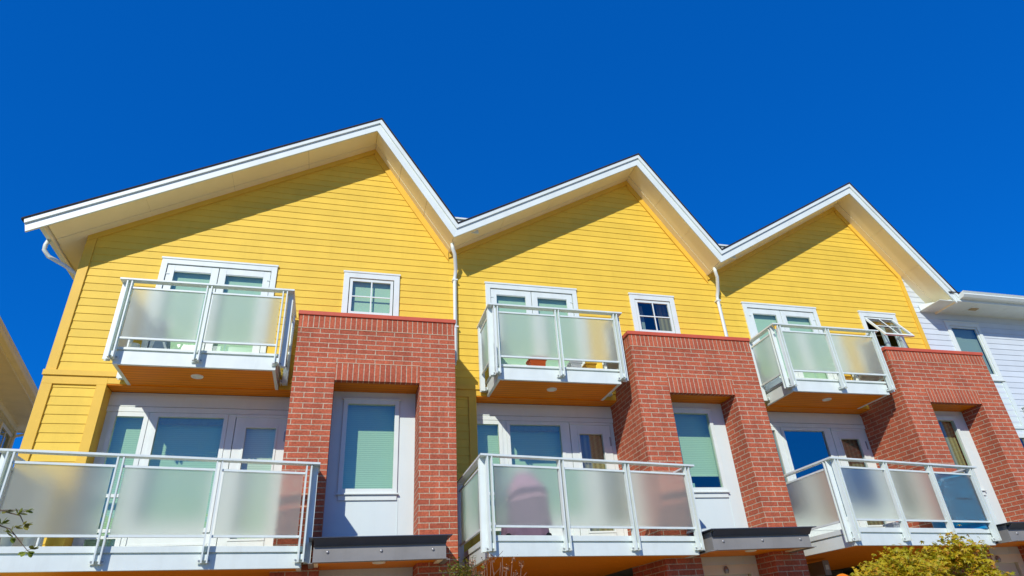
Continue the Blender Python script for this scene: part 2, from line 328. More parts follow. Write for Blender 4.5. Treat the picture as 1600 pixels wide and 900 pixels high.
def brick_uv_face(mb, pts, u, v0=0.):
    mb.face(pts,[(uu,p[2]-v0) for p,uu in zip(pts,u)])
def brick_surround(root):
    xa,xb,ox0,ox1=-1.64,.64,-1.08,.115; yf,yb,yr=-.84,.27,-.38
    zt=.412; zl0,zl1=-.376,-.113; V=.412-.0755*10
    m=MB()
    def F(x0,x1,z0,z1): brick_uv_face(m,[(x0,yf,z0),(x1,yf,z0),(x1,yf,z1),(x0,yf,z1)],[x0,x1,x1,x0],V)
    F(xa,ox0,GZ,zl0); F(ox1,xb,GZ,zl0); F(xa,ox0,zl0,zl1); F(ox1,xb,zl0,zl1); F(xa,xb,zl1,zt)
    def Sd(x,z0,z1,yA=yf,yB=yb,sgn=1):
        u0=x; u1=x+sgn*(yB-yA)
        brick_uv_face(m,[(x,yA,z0),(x,yB,z0),(x,yB,z1),(x,yA,z1)],[u0,u1,u1,u0],V)
    Sd(xa,GZ,zt,sgn=-1); Sd(xb,GZ,zt); Sd(ox0,GZ,zl0,yf,yr); Sd(ox1,GZ,zl0,yf,yr,-1)
    o=m.build('brick_surround',M['brick'],root)
    s=MB()
    def SF(x0,x1,z0,z1,y): s.face([(x0,y,z0),(x1,y,z0),(x1,y,z1),(x0,y,z1)],[(z0,x0),(z0,x1),(z1,x1),(z1,x0)])
    e=.001
    s.face([(xa,yf,zt),(xb,yf,zt),(xb,yf,.618),(xa,yf,.618)],[(1.2,xa),(1.2,xb),(1.4,xb),(1.4,xa)])
    s.face([(xa,yf,zt),(xa,0,zt),(xa,0,.618),(xa,yf,.618)],[(1.2,xa),(1.2,xa-.84),(1.4,xa-.84),(1.4,xa)])
    s.face([(xb,yf,zt),(xb,0,zt),(xb,0,.618),(xb,yf,.618)],[(1.2,xb),(1.2,xb+.84),(1.4,xb+.84),(1.4,xb)])
    s.face([(ox0,yf-.004,zl0),(ox1,yf-.004,zl0),(ox1,yf-.004,zl1),(ox0,yf-.004,zl1)],[(1.2,ox0),(1.2,ox1),(1.4,ox1),(1.4,ox0)])
    s.face([(ox0,yf-.004,zl0),(ox1,yf-.004,zl0),(ox1,yf+.09,zl0),(ox0,yf+.09,zl0)],[(1.2,ox0),(1.2,ox1),(1.3,ox1),(1.3,ox0)])
    s.cur=1
    for x0_,x1_,zz,yy in ((xa,xb,zt,yf),(ox0,ox1,zl1,yf-.001)): s.box(x0_,x1_,yy-.006,yy+.01,zz-.004,zz+.004)
    s.box(xa-.003,xa+.01,yf+.01,-.02,zt-.004,zt+.004)
    s.build('soldier_course',[M['soldier'],M['mortar']],o)
    c=MB(); c.box(xa-.02,xb+.02,yf-.02,-.02,.618,.682); c.build('cap',M['cap'],o,bevel=.006)
    w=MB(); w.box(ox0+.001,ox1-.001,yf+.095,yr,zl0+.004,zl0+.03); w.build('lintel_soffit',M['wood'],o)
    # back panel with tall window
    return o
def tall_window(root, kind):
    ox0,ox1=-1.078,.113; y=-.38
    x0,x1,z0,z1=-.925,-.125,-1.835,-.50
    p=MB()
    p.box(ox0,x0+.01,y,y+.05,-2.9,-.374); p.box(x1-.01,ox1,y,y+.05,-2.9,-.374)
    p.box(x0+.01,x1-.01,y,y+.05,z1-.01,-.374); p.box(x0+.01,x1-.01,y,y+.05,-2.9,z0+.01)
    p.box(x1+.012,x1+.02,y-.006,y-.001,-2.9,z0-.08)
    o=p.build('white_infill_panel',M['wpanel'],root)
    f=MB(); frame(f,x0,x1,z0,z1,.062,y-.028,y+.05)
    f.box(x0-.015,x1+.015,y-.045,y-.0,z1,z1+.022); f.box(x0-.02,x1+.02,y-.05,y-.001,z0-.02,z0-.001); f.box(x0+.01,x1-.002,y-.022,y-.001,z0-.092,z0-.022)
    w=f.build('window',M['white'],root,bevel=.003)
    pane(w,x0+.062,x1-.062,z0+.062,z1-.062,y+.012,'glassteal' if kind!='curtain' else 'glass')
    if kind=='full': blind(w,x0-.1,x1+.1,z0-.1,z1+.05,y+.19,'blind')
    elif kind=='part':
        blind(w,x0-.1,x1+.1,z0+.30,z1+.05,y+.19,'blind')
        t=MB(); t.box(x0+.16,x0+.32,y+.12,y+.2,z0+.02,z0+.16); t.box(x0+.22,x0+.25,y+.14,y+.17,z0+.16,z0+.30); t.build('ornament',M['wpanel'],w)
    else: blind(w,x0-.1,x1+.1,z0-.05,z1+.05,y+.12,'curtain','curtain')
def window_wall(root, kind, xl):
    g=.25; X=xl; zb=-2.62
    m=MB()
    m.box(X,-1.642,g,g+.06,-.555,-.262)                     # header boards
    m.box(X,-1.642,g-.018,g-.001,-.47,-.30); m.box(X,-1.642,g-.026,g-.001,-.553,-.478)
    m.box(X,-4.085,g,g+.06,zb,-.556)
    m.box(-3.60,-3.535,g-.012,g+.06,zb,-.556)               # between side and centre window
    m.box(-2.545,-2.445,g-.012,g+.06,zb,-.556)
    m.box(-1.705,-1.642,g,g+.06,zb,-.556)
    m.box(-3.534,-2.546,g,g+.06,zb,-2.20)
    m.box(-3.52,-2.56,g-.006,g-.001,-2.36,-2.33)
    o=m.build('window_wall',M['white'],root,bevel=.002)
    gm='glass2' if kind=='bare' else 'glassteal'
    # side window
    f=MB(); frame(f,-4.083,-3.602,-2.62,-.558,.062,g-.022,g+.05)
    for a,b in ((-1.735,-1.690),(-2.18,-2.135),(-2.26,-2.22)): f.box(-4.02,-3.665,g-.018,g+.04,a,b)
    w=f.build('side_window',M['white'],root,bevel=.002); pane(w,-4.02,-3.664,-2.56,-.62,g+.012,gm)
    f=MB(); frame(f,-3.533,-2.547,-2.20,-.558,.058,g-.022,g+.05)
    w2=f.build('centre_window',M['white'],root,bevel=.002); pane(w2,-3.476,-2.604,-2.14,-.616,g+.012,gm if kind!='bare' else 'glass3')
    if kind!='bare':
        blind(w,-4.15,-3.59,-2.55,-.50,g+.15); blind(w2,-3.58,-2.50,-2.15,-.50,g+.15)
        h=MB(); h.box(-3.50,-2.58,g+.055,g+.095,-.70,-.62); h.build('blind_headrail',M['vent'],w2)
    d=MB(); x0,x1=-2.435,-1.715
    frame(d,x0,x1,-2.60,-.60,.125,g-.016,g+.04,.28)
    d.box(x0-.008,x1+.006,g-.03,g+.04,-.60,-.557)
    w3=d.build('balcony_door',M['white'],root,bevel=.003)
    e=MB(); frame(e,x0+.125,x1-.125,-2.32,-.725,.028,g-.026,g+.03); e.build('glazing_bead',M['white'],w3)
    pane(w3,x0+.15,x1-.15,-2.295,-.75,g+.012,'glass' if kind!='bare' else 'glass2')
    h=MB(); h.box(x1-.03,x1-.016,g-.032,g-.0165,-.95,-.80); h.build('hinge',M['bolt'],w3)
    if kind=='blinds': blind(w3,x0+.1,x1-.1,-2.35,-.70,g+.10)
    else:
        blind(w3,x0+.1,x1-.1,-2.35,-.70,g+.12,'curtain','curtain')  # brown sheet stands in for the brick pier's reflection in this door pane

def post(mb, p, along, out, z0, z1, gap=.056, wd=.076):
    a=Vector(along).normalized(); o=Vector(out).normalized(); p=Vector(p)
    for s in (-1,1):
        c=p+a*s*gap/2
        mb.bar((c.x,c.y,z0),(c.x,c.y,z1),a,.016,o,wd)
        # rounded foot
    mb.bar((p.x,p.y,z0+.03),(p.x,p.y,z0+.09),a,gap,o,.02)
def balcony(fm,root, xL,xR,yL,yR,yB, z0,z1,zr, nf, ins, outs, lampx, name, lip, yside):
    """fascia box z0..z1 with rail at zr; ins: board thickness, outs: how far the railing stands out"""
    FL,FR=Vector((xL,yL,0)),Vector((xR,yR,0)); RL,RR=Vector((xL,yB,0)),Vector((xR,yB,0))
    f=MB(); th=ins
    ex=(FR-FL).normalized(); en=Vector((ex.y,-ex.x,0))        # outward normal of the front
    def strip(t0,t1,za,zb):       # ring of boards, outer offset t0, inner offset t1
        def ring(t):
            a=FL+en*t+Vector((-t,0,0)); b=FR+en*t+Vector((t,0,0))
            return [Vector((xL-t,yB,0)),a,b,Vector((xR+t,yB,0))]
        o,i=ring(t0),ring(t1)
        for k in range(3):
            c=[i[k],o[k],o[k+1],i[k+1]]
            f.hexa([(*v.xy,za) for v in c]+[(*v.xy,zb) for v in c])
    strip(0,-th,z0,z1-lip-.02); strip(-.02,-th,z1-lip-.02,z1-lip); strip(.014,-th,z1-lip,z1)
    # deck
    t=th
    dk=[(xL+t,yL+t*.6),(xR-t,yR+t*.6),(xR-t,yB),(xL+t,yB)]
    f.hexa([(x,y,z1-.09) for x,y in dk]+[(x,y,z1-.004) for x,y in dk])
    o=f.build('balcony',M['metal'],root,bevel=.003)
    s=MB(); s.hexa([(x,y,z0+.008) for x,y in dk]+[(x,y,z0+.03) for x,y in dk])
    s.build('wood_soffit',M['wood'],o)
    l=MB(); ly=(yL+yR)/2*.55 if lampx is not None else 0
    if lampx is not None:
        l.lathe((lampx,ly,z0+.008),[(0,-.004),(.052,-.004),(.056,-.016),(.078,-.012),(.082,0)],28)
        l.build('recessed_lamp',[M['lamp']],o,smooth=True)
    # railing lines
    P=[Vector((xL-outs,yB-.05,0)), FL+en*outs+Vector((-outs,0,0)), FR+en*outs+Vector((outs,0,0)), Vector((xR+outs,yB-.05,0))]
    h=MB()
    for k in range(3):
        a,b=P[k],P[k+1]; d=(b-a).normalized()
        n=Vector((d.y,-d.x,0))
        w=.050
        # mitred flat bar
        def off(k_,s):
            q=P[k_]
            if k_==0: return q+Vector((-s,0,0))
            if k_==3: return q+Vector((s,0,0))
            e=-1 if k_==1 else 1
            return q+en*s+Vector((e*s,0,0))
        c=[off(k,-w),off(k,w),off(k+1,w),off(k+1,-w)]
        h.hexa([(*v.xy,zr) for v in c]+[(*v.xy,zr+.026) for v in c])
    h.build('handrail',M['metal'],o,bevel=.002)
    gz0,gz1=z1+.095,zr-.105
    def side(a,b,n,cut0,cut1,frontside):
        d=(b-a); L=d.length; d.normalize(); out=Vector((d.y,-d.x,0))
        ps=[cut0+(L-cut0-cut1)*i/n for i in range(n+1)]
        for i,q in enumerate(ps):
            p=a+d*q
            mb=MB(); post(mb,p,d,out,z0+.055,zr)
            mb.build('post',M['metal'],o)
            br=MB(); c=p-out*(outs-.008)
            e=.014
            br.bar((*(p-d*.07-out*(outs-.024)).xy,z0+.085),(*(p+d*.07-out*(outs-.024)).xy,z0+.085),out,.012,(0,0,1),.05)
            br.bar((*(p-out*(outs/2)).xy,z0+.07),(*(p-out*(outs/2)).xy,z0+.12),out,max(outs-.03,.02),d,.03)
            b2=br.build('bracket',M['metal'],o)
            bo=MB()
            for s in (-1,1):
                cc=p+d*.052*s-out*(outs-.036)
                bo.bar((*(cc-out*.006).xy,z0+.085),(*(cc+out*.006).xy,z0+.085),d,.016,(0,0,1),.016)
            bo.build('bolt',M['bolt'],o)
        for i in range(n):
            p0,p1=a+d*(ps[i]+.038),a+d*(ps[i+1]-.038)
            for zz in (gz0,gz1):
                r=MB(); r.bar((*p0.xy,zz),(*p1.xy,zz),out,.032,(0,0,1),.025)
                r.build('panel_rail',M['metal'],o)
            g=MB(); e=d*.02
            q0,q1=p0+e,p1-e; za,zb=gz0+.011,gz1-.011
            g.face([(*q0.xy,za),(*q1.xy,za),(*q1.xy,zb),(*q0.xy,zb)])
            g.build('glass_panel',M[fm],o,recalc=False)
    side(P[1],P[2],nf,.075,.075,True)
    side(P[0],P[1],1,yside,.10,False)
    side(P[3],P[2],1,yside,.10,False) if False else None
    # right side, built front to back
    a,b=P[2],P[3]; side(a,b,1,.10,yside,False)
    return o
def canopy(root):
    x0,x1,yf=-1.15,.40,-1.345; zt,zb=-2.56,-2.815
    m=MB()
    m.box(x0,x1,yf,yf+.012,zb+.008,zt-.008)
    m.box(x0,x1,yf-.095,yf+.012,zt-.008,zt); m.box(x0,x1,yf-.095,yf+.012,zb,zb+.008)
    for x,s in ((x0,1),(x1-.012,-1)):
        m.box(x,x+.012,yf+.012,-.40,zb+.008,zt-.008)
    m.box(x0-.05,x0,yf+.012,-.40,zb,zb+.008); m.box(x1,x1+.05,yf+.012,-.40,zb,zb+.008)
    o=m.build('entrance_canopy',M['grey'],root)
    f=MB()
    def sl(a,b): f.face([a[0],b[0],b[1],a[1]])
    f.hexa([(x0,yf-.03,zt-.075),(x1,yf-.03,zt-.075),(x1,yf-.001,zt-.075),(x0,yf-.001,zt-.075),(x0,yf-.11,zt+.001),(x1+.0,yf-.11,zt+.001),(x1,yf-.096,zt+.001),(x0,yf-.096,zt+.001)])
    f.box(x0-.06,x1+.06,yf-.13,-.39,zt+.002,zt+.012)
    f.build('flashing',M['navy'],o)
    s=MB(); s.box(x0+.014,x1-.014,yf+.014,-.385,zb+.03,zb+.045); s.build('wood_soffit',M['wood'],o)
    e=MB(); e.box(x1-.08,x1-.014,yf+.014,-.385,zb+.012,zb+.028); e.box(x0+.014,x0+.06,yf+.014,-.385,zb+.012,zb+.028); e.build('edge_strip',M['cream'],o)
    b=MB()
    for x in (x0+.16,(x0+x1)/2,x1-.16): b.lathe((x,yf,(zt+zb)/2-.01),[(0,.014),(.014,.014),(.018,.004),(.02,0)],14,'y')
    b.build('bolt',M['bolt'],o,smooth=True)
    l=MB(); l.lathe(((x0+x1)/2,-1.02,zb+.03),[(0,-.004),(.052,-.004),(.056,-.016),(.078,-.012),(.082,0)],28); l.build('recessed_lamp',M['lamp'],o,smooth=True)
    # entrance door under it
    d=MB(); d.box(-.95,-.05,-.34,-.30,GZ,-3.02)
    dd=d.build('entrance_door',M['door'],root)
    t=MB(); frame(t,-1.078,.113,GZ,-2.90,.13,-.38,-.30,0); t.box(-1.078,.113,-.37,-.30,-2.90,-2.82); t.build('frame',M['cream'],dd,bevel=.004)
    w=MB(); w.lathe((-.44,-.40,-2.96),[(0,-.06),(.025,-.06),(.04,-.02),(.028,.02),(.012,.04)],14); w.build('wall_lamp',M['bolt'],root,smooth=True)
def downspout(root, x, kink=True, side=1):
    y=-.055
    m=MB()
    def seg(pts):
        for a,b in zip(pts,pts[1:]):
            m.bar(a,b,(1,0,0),.062,Vector(b)-Vector(a) if False else ((0,1,0) if abs(b[2]-a[2])>.05 else (0,0,1)),.045)
    m.tube([(x-.07,-.30,2.46),(x-.06,-.29,2.36),(x-.02,-.25,2.28),(x+.02,-.12,2.06),(x+.02,-.06,1.98),(x+.01,y,1.90),(x+.01,y,.36),(x-.01,y,.29),(x-.06,y,.25),(x-.17,y,.235)],.033,10)
    o=m.build('downspout',M['white'],root,smooth=True)
    b=MB()
    for z in (1.86,.95): b.box(x-.035,x+.055,y-.037,y+.055,z-.012,z+.012)
    b.build('strap',M['white'],o)
    return o

def gutter(parent,x,y0,y1,z,side):
    m=MB(); s=side
    prof=[(x,z),(x+s*.09,z+.01),(x+s*.125,z+.05),(x+s*.115,z+.075),(x+s*.135,z+.115),(x+s*.125,z+.12),(x+s*.11,z+.10),(x+s*.10,z+.06),(x+s*.02,z+.02),(x+s*.01,z+.12),(x,z+.12)]
    m.prism(prof,y0,y1); return m.build('gutter',M['white'],parent)

def townhouse(k, label, opts):
    root=empty('townhouse',(W*k,0,GZ),label,'townhouse','row of yellow townhouses')
    first,last=k==0,k==2
    vx,vz=valley(1.0)
    wl=-4.95 if first else vx-W
    wr=.44 if last else vx
    def sl_x(z): return (z-BZ-.03)/SL+BX
    def sr_x(z): return BX+(BZ+.03-z)/SR
    xl=lambda z: max(wl,sl_x(z)); xr=lambda z: min(wr,sr_x(z))
    holes=[(-3.80,-2.17,.0,1.86),(-1.03,-.19,1.03,1.86)]
    m=MB(); siding(m,-.06,BZ+.02,xl,xr,holes)
    # panel beside the lower windows
    pl=wl; pr=-4.28 if first else -4.20
    siding(m,GZ,-.255,lambda z:pl+.05,lambda z:pr+.02,[])
    o=m.build('wall',M['yellow'],root)
    body=MB()
    # shell of the house: side and back walls, floors
    zt=1.98 if first else 2.36
    body.box(wl+.001,wl+.15,.02,8,GZ,1.9 if first else 2.2); body.box(wr-.15,wr-.001,.02,8,GZ,2.2 if not last else 2.6)
    body.box(wl+.151,wr-.151,7.85,8,GZ,2.2)
    body.build('side_wall',M['yellow'],root)
    inn=MB()
    inn.box(wl+.16,wr-.16,.30,7.8,-.252,-.02); inn.box(wl+.16,wr-.16,.34,7.8,-2.79,-2.66); inn.box(wl+.16,wr-.16,.02,7.8,2.0,2.1)
    inn.box(wl+.16,wr-.16,2.2,2.3,-2.65,-.26); inn.box(wl+.16,wr-.16,1.6,1.7,0,2.)
    inn.box(-4.6,-1.4,2.2,2.3,GZ,-2.84)
    inn.build('interior',M['inside'],root)
    # trims
    p=-.03
    class T_:
        def box(self,*a):
            q=MB(); q.box(*a); q.build('corner_board',M['ytrim'],root,bevel=.003)
    t=T_()
    if first:
        c0,c1=wl-.005,wl+.125; q=MB(); zc=lambda x: BZ+.028+SL*(x-BX); q.prism([(c0,-.058),(c1,-.058),(c1,zc(c1)-.118),(wl,zc(wl)-.118),(wl,zc(wl)),(c0,zc(c0))],p,.018); q.build('corner_board',M['ytrim'],root,bevel=.003)
        t.box(wl-.005,wl+.13,p,.018,GZ,-.262)
    if last:
        c0,c1=wr-.09,wr+.005; q=MB(); zc=lambda x: BZ+.028-SR*(x-BX); q.prism([(c0,-.058),(c1,-.058),(c1,zc(c1)-.203),(c0,zc(c0)-.203)],p,.018); q.build('corner_board',M['ytrim'],root,bevel=.003)
    t.box(pr,pr+.125,p,.018,GZ,-.262); t.box(pr+.125-.018,pr+.1255,.019,.26,GZ,-.262)
    t.box(wl-.005,pr+.1255,p,.018,-.262,-.142); t.box(pr+.126,-1.642,p,.018,-.240,-.142)
    b=MB(); b.box(wl-.02,-1.642,p-.022,.018,-.141,-.064); b.build('belt_course',M['ytrim'],root,bevel=.003)
    # rake boards under the soffit
    r=MB(); zz=.0
    def rk(xa,xb,ax,az,s,w=.10):
        c=[(xa,az+s*(xa-ax)-w),(xb,az+s*(xb-ax)-w),(xb,az+s*(xb-ax)),(xa,az+s*(xa-ax))]
        r.prism(c,p,.016)
    rk(wl+.0,BX,BX,BZ+.03,SL,.115); xe=wr-.01 if not last else wr+.005
    rk(BX,xe,BX,BZ+.03,-SR,.20); r.build('rake_board',M['ytrim'],root,bevel=.002)
    # roof
    xL=-5.59 if first else None; xR=1.12 if last else None
    rf=MB(); roofband(rf,-.14,-.02,FY-.04,FY+.06,-5.62 if first else None,1.15 if last else None)
    roofband(rf,-.139,-.02,FY+.0605,8.3,-5.44 if first else None,1.15 if last else None)
    roof=rf.build('roof',M['shingle'],root)
    fa=MB(); roofband(fa,-.018,.34,FY-.028,FY+.03,xL,xR); roofband(fa,.342,1.0,FY,FY+.03,xL,xR)
    fa.build('fascia',M['white'],roof,bevel=.003)
    so=MB()      # soffit panels with open joints
    def plane(xa,xb,ya,yb,s,t=.90):
        ax,az=apex(t)
        z=lambda x: az+s*(x-ax)
        so.hexa([(xa,ya,z(xa)),(xb,ya,z(xb)),(xb,yb,z(xb)),(xa,yb,z(xa)),(xa,ya,z(xa)+.012),(xb,ya,z(xb)+.012),(xb,yb,z(xb)+.012),(xa,yb,z(xa)+.012)])
    xs0=-5.30 if first else vx-W+.0; xe0=1.02 if last else vx
    ax9=apex(.90)[0]
    n=4; 
    for i in range(n):
        a=xs0+(ax9-xs0)*i/n; bq=xs0+(ax9-xs0)*(i+1)/n
        plane(a+.002,bq-.002,FY+.031,-.16,SL); plane(a+.002,bq-.002,-.155,.02,SL,.93)
    for i in range(3):
        a=ax9+(xe0-ax9)*i/3; bq=ax9+(xe0-ax9)*(i+1)/3
        plane(a+.002,bq-.002,FY+.031,-.16,-SR); plane(a+.002,bq-.002,-.155,.02,-SR,.93)
    if first: plane(-5.309,-4.951,.021,8.,SL)
    if last: plane(.441,1.02,.021,8.,-SR)
    so.build('soffit',M['soffit'],roof)
    sh=MB(); roofband(sh,.0,.5,.6,.7,-5.30 if first else None,xR); sh.build('roof_board',M['soffit'],roof)
    if first:
        ax,az=apex(1.0); zg=az+SL*(-5.32-ax)
        g=MB(); g.box(-5.34,-5.31,FY+.032,8.2,zg-.01,zg+.20); g.build('eave_board',M['cream'],roof)
        gutter(roof,-5.341,FY+.05,8.2,zg+.02,-1)
        d=MB(); d.tube([(-5.41,-.12,zg+.03),(-5.43,-.12,zg-.06),(-5.43,-.11,zg-.14),(-5.37,-.06,zg-.22),(-5.15,.04,zg-.31),(-5.0,.10,zg-.40),(-4.985,.12,zg-.50),(-4.985,.12,GZ)],.030,10)
        d.build('downspout',M['white'],root,smooth=True)
    if not last:
        g=MB(); v0=valley(0.); g.box(v0[0]-.16,v0[0]+.40,FY+.12,FY+.145,v0[1]-.05,v0[1]+.20); g.box(v0[0]-.18,v0[0]+.44,FY+.09,FY+.17,v0[1]+.201,v0[1]+.235)
        g.box(v0[0]-.10,v0[0]+.14,FY+.16,8,v0[1]-.02,v0[1]+.05); g.build('valley_gutter',M['white'],roof,bevel=.003)
        downspout(root,vx+.08)
    else:
        ax,az=apex(1.0); zg=az-SR*(1.02-ax)
        g=MB()      # boxed eave end returning to the wall
        g.hexa([(.62,-.02,1.995),(.97,-.52,2.02),(1.00,-.50,2.02),(.66,.0,1.995),(.60,-.02,2.17),(.95,-.52,2.07),(1.00,-.50,2.07),(.66,0,2.19)])
        g.build('eave_return',M['white'],roof,bevel=.004)
    # openings
    french_door(root); small_window(root,opts['small']); window_wall(root,opts['lower'],-4.175 if first else -4.10)
    brick_surround(root); tall_window(root,opts['tall']); canopy(root)
    balcony('frost',root,-3.90,-1.88,-.80,-.80,-.0,-.25,-.008,.95,2,.045,.085,-2.93,'upper',.035,.06)
    balcony('frost_low_light' if last else 'frost_mid',root,-4.34,-1.28,-1.67,-1.17,.0,-2.84,-2.60,-1.665,3,.05,.055,None,'lower',.065,.10)
    # strip of wooden ceiling over the recessed windows
    s=MB(); s.box(pr+.126,-1.642,-.02,.249,-.256,-.2405)
    s2=MB(); s2.box(-4.6,-1.65,.0,2.2,-2.83,-2.80); s2.build('recess_soffit',M['wood'],root)
    s.build('recess_soffit',M['wood'],root)
    return root

H=[townhouse(0,'leftmost yellow gabled townhouse, widest of the row, beside the shaded cream house',dict(small='blind',lower='blinds',tall='full')),
   townhouse(1,'middle yellow gabled townhouse standing between the two other yellow gables',dict(small='dark',lower='brown',tall='part')),
   townhouse(2,'rightmost yellow gabled townhouse with its small upper window propped open',dict(small='open',lower='bare',tall='curtain'))]

# ------------------------------------------------------------------ white neighbour on the right
def white_house():
    x0=2*W+.45; root=empty('white_house',(x0,0,GZ),'white sided house with white gutter and narrow window at the right edge','house')
    off=(-x0,0,-GZ)
    m=MB(); B=2*W
    def B_(mb,n,mat,par=None,**kw):
        if par is None: return mb.build(n,mat,root,off,**kw)
        return mb.build(n,mat,par,**kw)
    top=lambda z: 0
    siding(m,GZ,2.02,lambda z:x0,lambda z:x0+9,[(11.60,12.40,.55,1.75),(11.7,12.40,-2.2,-.70)],0.)
    siding(m,2.02,2.95,lambda z:x0,lambda z:B+BX+(BZ+.03-z)/SR,[],0.)
    B_(m,'wall',M['wsiding'])
    s=MB(); s.box(x0+8.9,x0+9,.02,8,GZ,2.0); s.box(x0+.01,x0+8.89,7.9,8,GZ,2.); s.box(x0+.01,x0+8.89,.7,.8,GZ,2.); B_(s,'side_wall',M['inside'])
    t=MB(); t.box(12.40,12.50,-.03,.018,GZ,.44); t.box(11.0,12.40,-.006,.018,-.60,.44); t.box(11.2,12.395,-.03,-.008,-.56,-.50); B_(t,'panel_board',M['wpanel'],bevel=.003)
    f=MB(); frame(f,11.54,12.46,.49,1.80,.085,-.032,.02); f.box(11.52,12.48,-.045,.018,1.80,1.825); f.box(11.52,12.48,-.05,.018,.455,.489)
    w=B_(f,'window',M['white'],bevel=.003)
    f2=MB(); frame(f2,11.63,12.37,.58,1.71,.04,-.012,.02); B_(f2,'sash',M['white'],w)
    pane(w,11.67,12.33,.62,1.67,.006); blind(w,11.64,12.36,.6,1.68,.07,'greyroller')
    f=MB(); frame(f,11.62,12.39,-2.24,-.66,.085,-.032,.02); w=B_(f,'window',M['white']); pane(w,11.7,12.31,-2.16,-.74,.006,'glass2'); blind(w,11.7,12.31,-2.16,-.74,.4,'roller')
    # eave
    e=MB()
    xs=[10.98,12.02,12.92,13.82,14.72,15.62,16.5,17.4,18.3,19.2]
    for a,b in zip(xs,xs[1:]): e.box(a+.003,b-.003,-.545,.02,2.01,2.022)
    e.box(11.42,19.3,-.575,-.546,2.0,2.17)
    so=B_(e,'soffit',M['white'])
    v=MB(); v.box(12.06,12.26,-.34,-.24,2.0,2.009); 
    for i in range(4): v.box(12.07,12.25,-.33+i*.022,-.322+i*.022,1.996,1.9995)
    B_(v,'vent',M['vent'],so)
    g=MB(); y=-.576
    pr=[(y,2.05),(y-.10,2.06),(y-.14,2.11),(y-.13,2.135),(y-.155,2.18),(y-.14,2.185),(y-.01,2.15),(y,2.19)]
    n=len(pr)
    g.face([(11.5,a,b) for a,b in pr]); g.face([(19.3,a,b) for a,b in pr])
    for i in range(n):
        (a,b),(c,d)=pr[i],pr[(i+1)%n]; g.face([(11.5,a,b),(19.3,a,b),(19.3,c,d),(11.5,c,d)])
    B_(g,'gutter',M['white'])
    r=MB(); r.hexa([(11.3,-.60,2.20),(19.4,-.60,2.20),(19.4,4,3.6),(11.3,4,3.6),(11.3,-.60,2.215),(19.4,-.60,2.215),(19.4,4,3.62),(11.3,4,3.62)]); r.hexa([(11.3,4,3.6),(19.4,4,3.6),(19.4,8.3,2.2),(11.3,8.3,2.2),(11.3,4,3.62),(19.4,4,3.62),(19.4,8.3,2.22),(11.3,8.3,2.22)])
    B_(r,'roof',M['shingle'])
    l=MB(); l.box(12.62,12.72,-.09,-.02,-.22,-.12); l.box(12.60,12.74,-.10,-.015,-.12,-.10); B_(l,'wall_lamp',M['metal'])
white_house()

